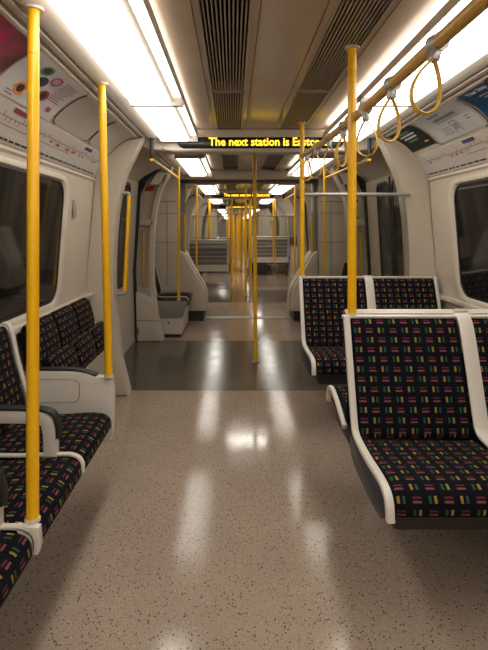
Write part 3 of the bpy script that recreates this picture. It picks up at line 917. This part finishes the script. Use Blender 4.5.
# long overhead rail on the right
RX, RZ = .322, 1.79
RAILP = [(RX - .005, -1.4, RZ - .0), (RX, 2.2, RZ), (RX - .01, 3.0, RZ + .02), (.302, 3.74, RZ + .055)]
e = empty('overhead_rail', (RX, 2.2, RZ)); off = Vector((RX, 2.2, RZ))
obj('rail', Tube(bend([Vector(p) - off for p in RAILP], .3, 6), .0185, 18), RAILY, e)
for yy in (.6,):
    obj('rail_bracket', Tube([(0, yy - 2.2, .01), (0, yy - 2.2, CEILZ - RZ)], .015, 12), GREY, e)
obj('pole_clamp', Tube([(-.010, -.045, 0), (-.010, .035, 0)], .025, 18), RAILY, e)
tag(e, 'long worn yellow overhead rail carrying the hanging straps above the paired seats', 'hand rail')
def railpos(y):
    if y < 2.2: return RX, RZ
    if y < 3.0: k = (y - 2.2) / .8; return RX - .01 * k, RZ + .02 * k
    k = (y - 3.0) / .745; return RX - .01 - .01 * k, RZ + .02 + .035 * k

def make_strap():
    e = empty('hand_strap', (0, 0, 0))
    bm = bmesh.new(); tube(bm, [(0, -.016, 0), (0, .016, 0)], .0255, 18)
    obj('clamp', bm, GREY, e)
    bm = bmesh.new(); box(bm, -.012, .012, -.014, .014, -.052, -.020, bev=.005)
    obj('swivel', bm, GREY, e)
    # teardrop loop in the x-z plane
    pts = []
    for k in range(33):
        a = k / 32; th = a * 2 * PI
        yy = .054 * math.sin(th) * (math.sin(th / 2) ** .9)
        zz = -.045 - .152 * (1 - math.cos(th)) / 2
        pts.append((yy, 0, zz))
    obj('loop', Tube(pts[:-1], .006, 10, closed=True, flat=(.0085, .0032)), STRAPY, e)
    return e
proto = make_strap()
strap_labels = {1.30: 'yellow hand strap hanging in front of the white poster, nearest on the overhead rail',
    1.665: 'yellow hand strap hanging in front of the green poster, second nearest on the rail',
    2.01: 'yellow hand strap hanging just in front of the pole on the nearest seats',
    2.38: 'yellow hand strap first beyond the pole on the nearest seats',
    2.74: 'yellow hand strap second beyond the pole on the nearest seats',
    3.10: 'yellow hand strap third beyond the pole on the nearest seats',
    3.46: 'yellow hand strap at the far end of the rail, last before the glass screen'}
for k, (yy, lab) in enumerate(strap_labels.items()):
    o = proto if k == 0 else copy_tree(proto)
    x, z = railpos(yy); o.location = (x, yy, z)
    o.rotation_euler = ((-.04, .03, -.03, .05, -.05, .04, .02)[k], (.28, .08, -.06, .10, -.08, .12, .05)[k], (.25, .35, -.6, .75, .2, -.5, .5)[k])
    tag(o, lab, 'hand strap', 'hand straps on the overhead rail')
# straps and rails past the gangway
for s, side in ((-1, 'left'), (1, 'right')):
    e = empty('overhead_rail', (s * .34, 10.75, RZ + .08))
    obj('rail', Tube([(0, 0, 0), (0, 2.35, 0)], .017, 12), RAILY, e)
    tag(e, 'far overhead yellow rail past the gangway, %s side of the aisle' % side, 'hand rail')
    for k in range(6):
        o = copy_tree(proto); o.location = (s * .34, 10.98 + k * .38, RZ + .08); o.rotation_euler = (0, 0, .2)
        tag(o, 'tiny hand strap on the far rail past the gangway, %s side' % side, 'hand strap', 'far hand straps on the ' + side)

# upright grab handles
def grab_handle(x, y, z0, z1, wallx_, label, dx=0.0, wy=None, r=.015):
    """vertical yellow bar with grey end brackets reaching to the screen it is fixed on"""
    e = empty('grab_rail', (x, y, z0)); h = z1 - z0
    obj('bar', Tube([(0, 0, .02), (dx, 0, h - .02)], r, 16), YELLOW, e)
    for nm, z, ox in (('bracket', 0, 0), ('bracket', h, dx)):
        bm = bmesh.new()
        if wy is None:
            tube(bm, bend([(ox, 0, z + (.03 if z == 0 else -.03)), (ox, 0, z), (wallx_ - x, 0, z)], .015), r * .9, 12)
        else:
            tube(bm, bend([(ox, 0, z + (.03 if z == 0 else -.03)), (ox, 0, z), (ox, wy - y, z)], .015), r * .9, 12)
        obj(nm, bm, GREY, e)
    return tag(e, label, 'grab handle')
grab_handle(-1.075, 3.87, .78, 1.575, -1.17, 'upright yellow handle with grey brackets on the pillar before the left doorway', dx=.035)
grab_handle(-1.265, 5.72, .62, 1.27, 0, 'slim upright yellow handle in the niche of the left far doorway screen', wy=5.775, r=.012)
grab_handle(1.275, 5.72, .62, 1.27, 0, 'slim upright yellow handle in the niche of the right far doorway screen', wy=5.775, r=.012)
for s, side in ((-1, 'left'), (1, 'right')):
    grab_handle(s * .915, 7.05, .95, 1.50, s * .985, 'upright yellow handle on the %s gangway frame' % side, r=.015)

# glass draught screen behind the second pair of seats
e = empty('glass_screen', (.302, 3.768, 0))
obj('pane', Box(.022, .80, -.004, .004, .90, 1.545), CLEAR, e)
obj('top_rail', Tube([(.0, 0, 1.558), (.835, 0, 1.558)], .014, 14), GREY, e)
obj('bottom_rail', Tube([(.02, 0, .89), (.80, 0, .89)], .012, 14), GREY, e)
obj('lower_panel', Box(.02, .80, -.008, .008, .12, .885), GREYP, e)
tag(e, 'clear glass draught screen with grey top rail behind the second pair of seats', 'draught screen')

for sd, side in ((-1, 'left'), (1, 'right')):
    e = empty('glass_screen', (sd * .30, 10.50, 0))
    obj('pane', Box(sd * .02, sd * .78, -.004, .004, .92, 1.545), CLEAR, e)
    obj('top_rail', Tube([(.0, 0, 1.558), (sd * .79, 0, 1.558)], .014, 12), GREY, e)
    obj('bottom_rail', Tube([(.0, 0, .91), (sd * .79, 0, .91)], .012, 12), GREY, e)
    tag(e, 'far glass draught screen with grey top rail past the gangway, %s of the aisle' % side, 'draught screen')

# seats past the gangway
q = double_seat((-.29, 10.93, 0), PI, 'grey backed pair of seats seen from behind, left of the aisle past the gangway')
q.scale.z = 1.12
q = double_seat((.29 + TOT + .03, 13.6, 0), PI, 'grey backed pair of seats seen from behind, right of the far aisle')
q.scale.z = 1.15
FS = 'distant seats beyond the gangway'
for s in (-1, 1):
    for yy, r in ((16.6, PI), (18.6, 0)):
        x = .29 if s > 0 else -.29 - TOT - .03
        if r: x = .29 + TOT + .03 if s > 0 else -.29
        double_seat((x, yy, 0), r, 'distant pair of seats far down the train on the %s side' % ('left' if s < 0 else 'right'), FS + (' left' if s < 0 else ' right'))

# ------------------------------------------------------------------ world, camera, colour
w = bpy.data.worlds.new('tunnel'); scene.world = w; w.use_nodes = True
w.node_tree.nodes['Background'].inputs[0].default_value = (.02, .018, .016, 1)
w.node_tree.nodes['Background'].inputs[1].default_value = .3
cam = bpy.data.cameras.new('camera'); co = bpy.data.objects.new('camera', cam); COL.objects.link(co); scene.camera = co
co.location = (-.22, 0, 1.30); co.rotation_euler = (PI / 2, 0, 0)
FPX, W, H = 490.0, 488.0, 650.0
cam.sensor_fit = 'VERTICAL'; cam.sensor_height = 24.0
cam.lens = FPX / H * 24.0
cam.shift_x = (W / 2 - 233) / H
cam.shift_y = -(H / 2 - 228) / H
cam.clip_start = .05; cam.clip_end = 100
vs = scene.view_settings
vs.view_transform = 'Standard'; vs.look = 'None'; vs.exposure = 0.0; vs.gamma = 1.0; vs.use_curve_mapping = False
scene.cycles.max_bounces = 8
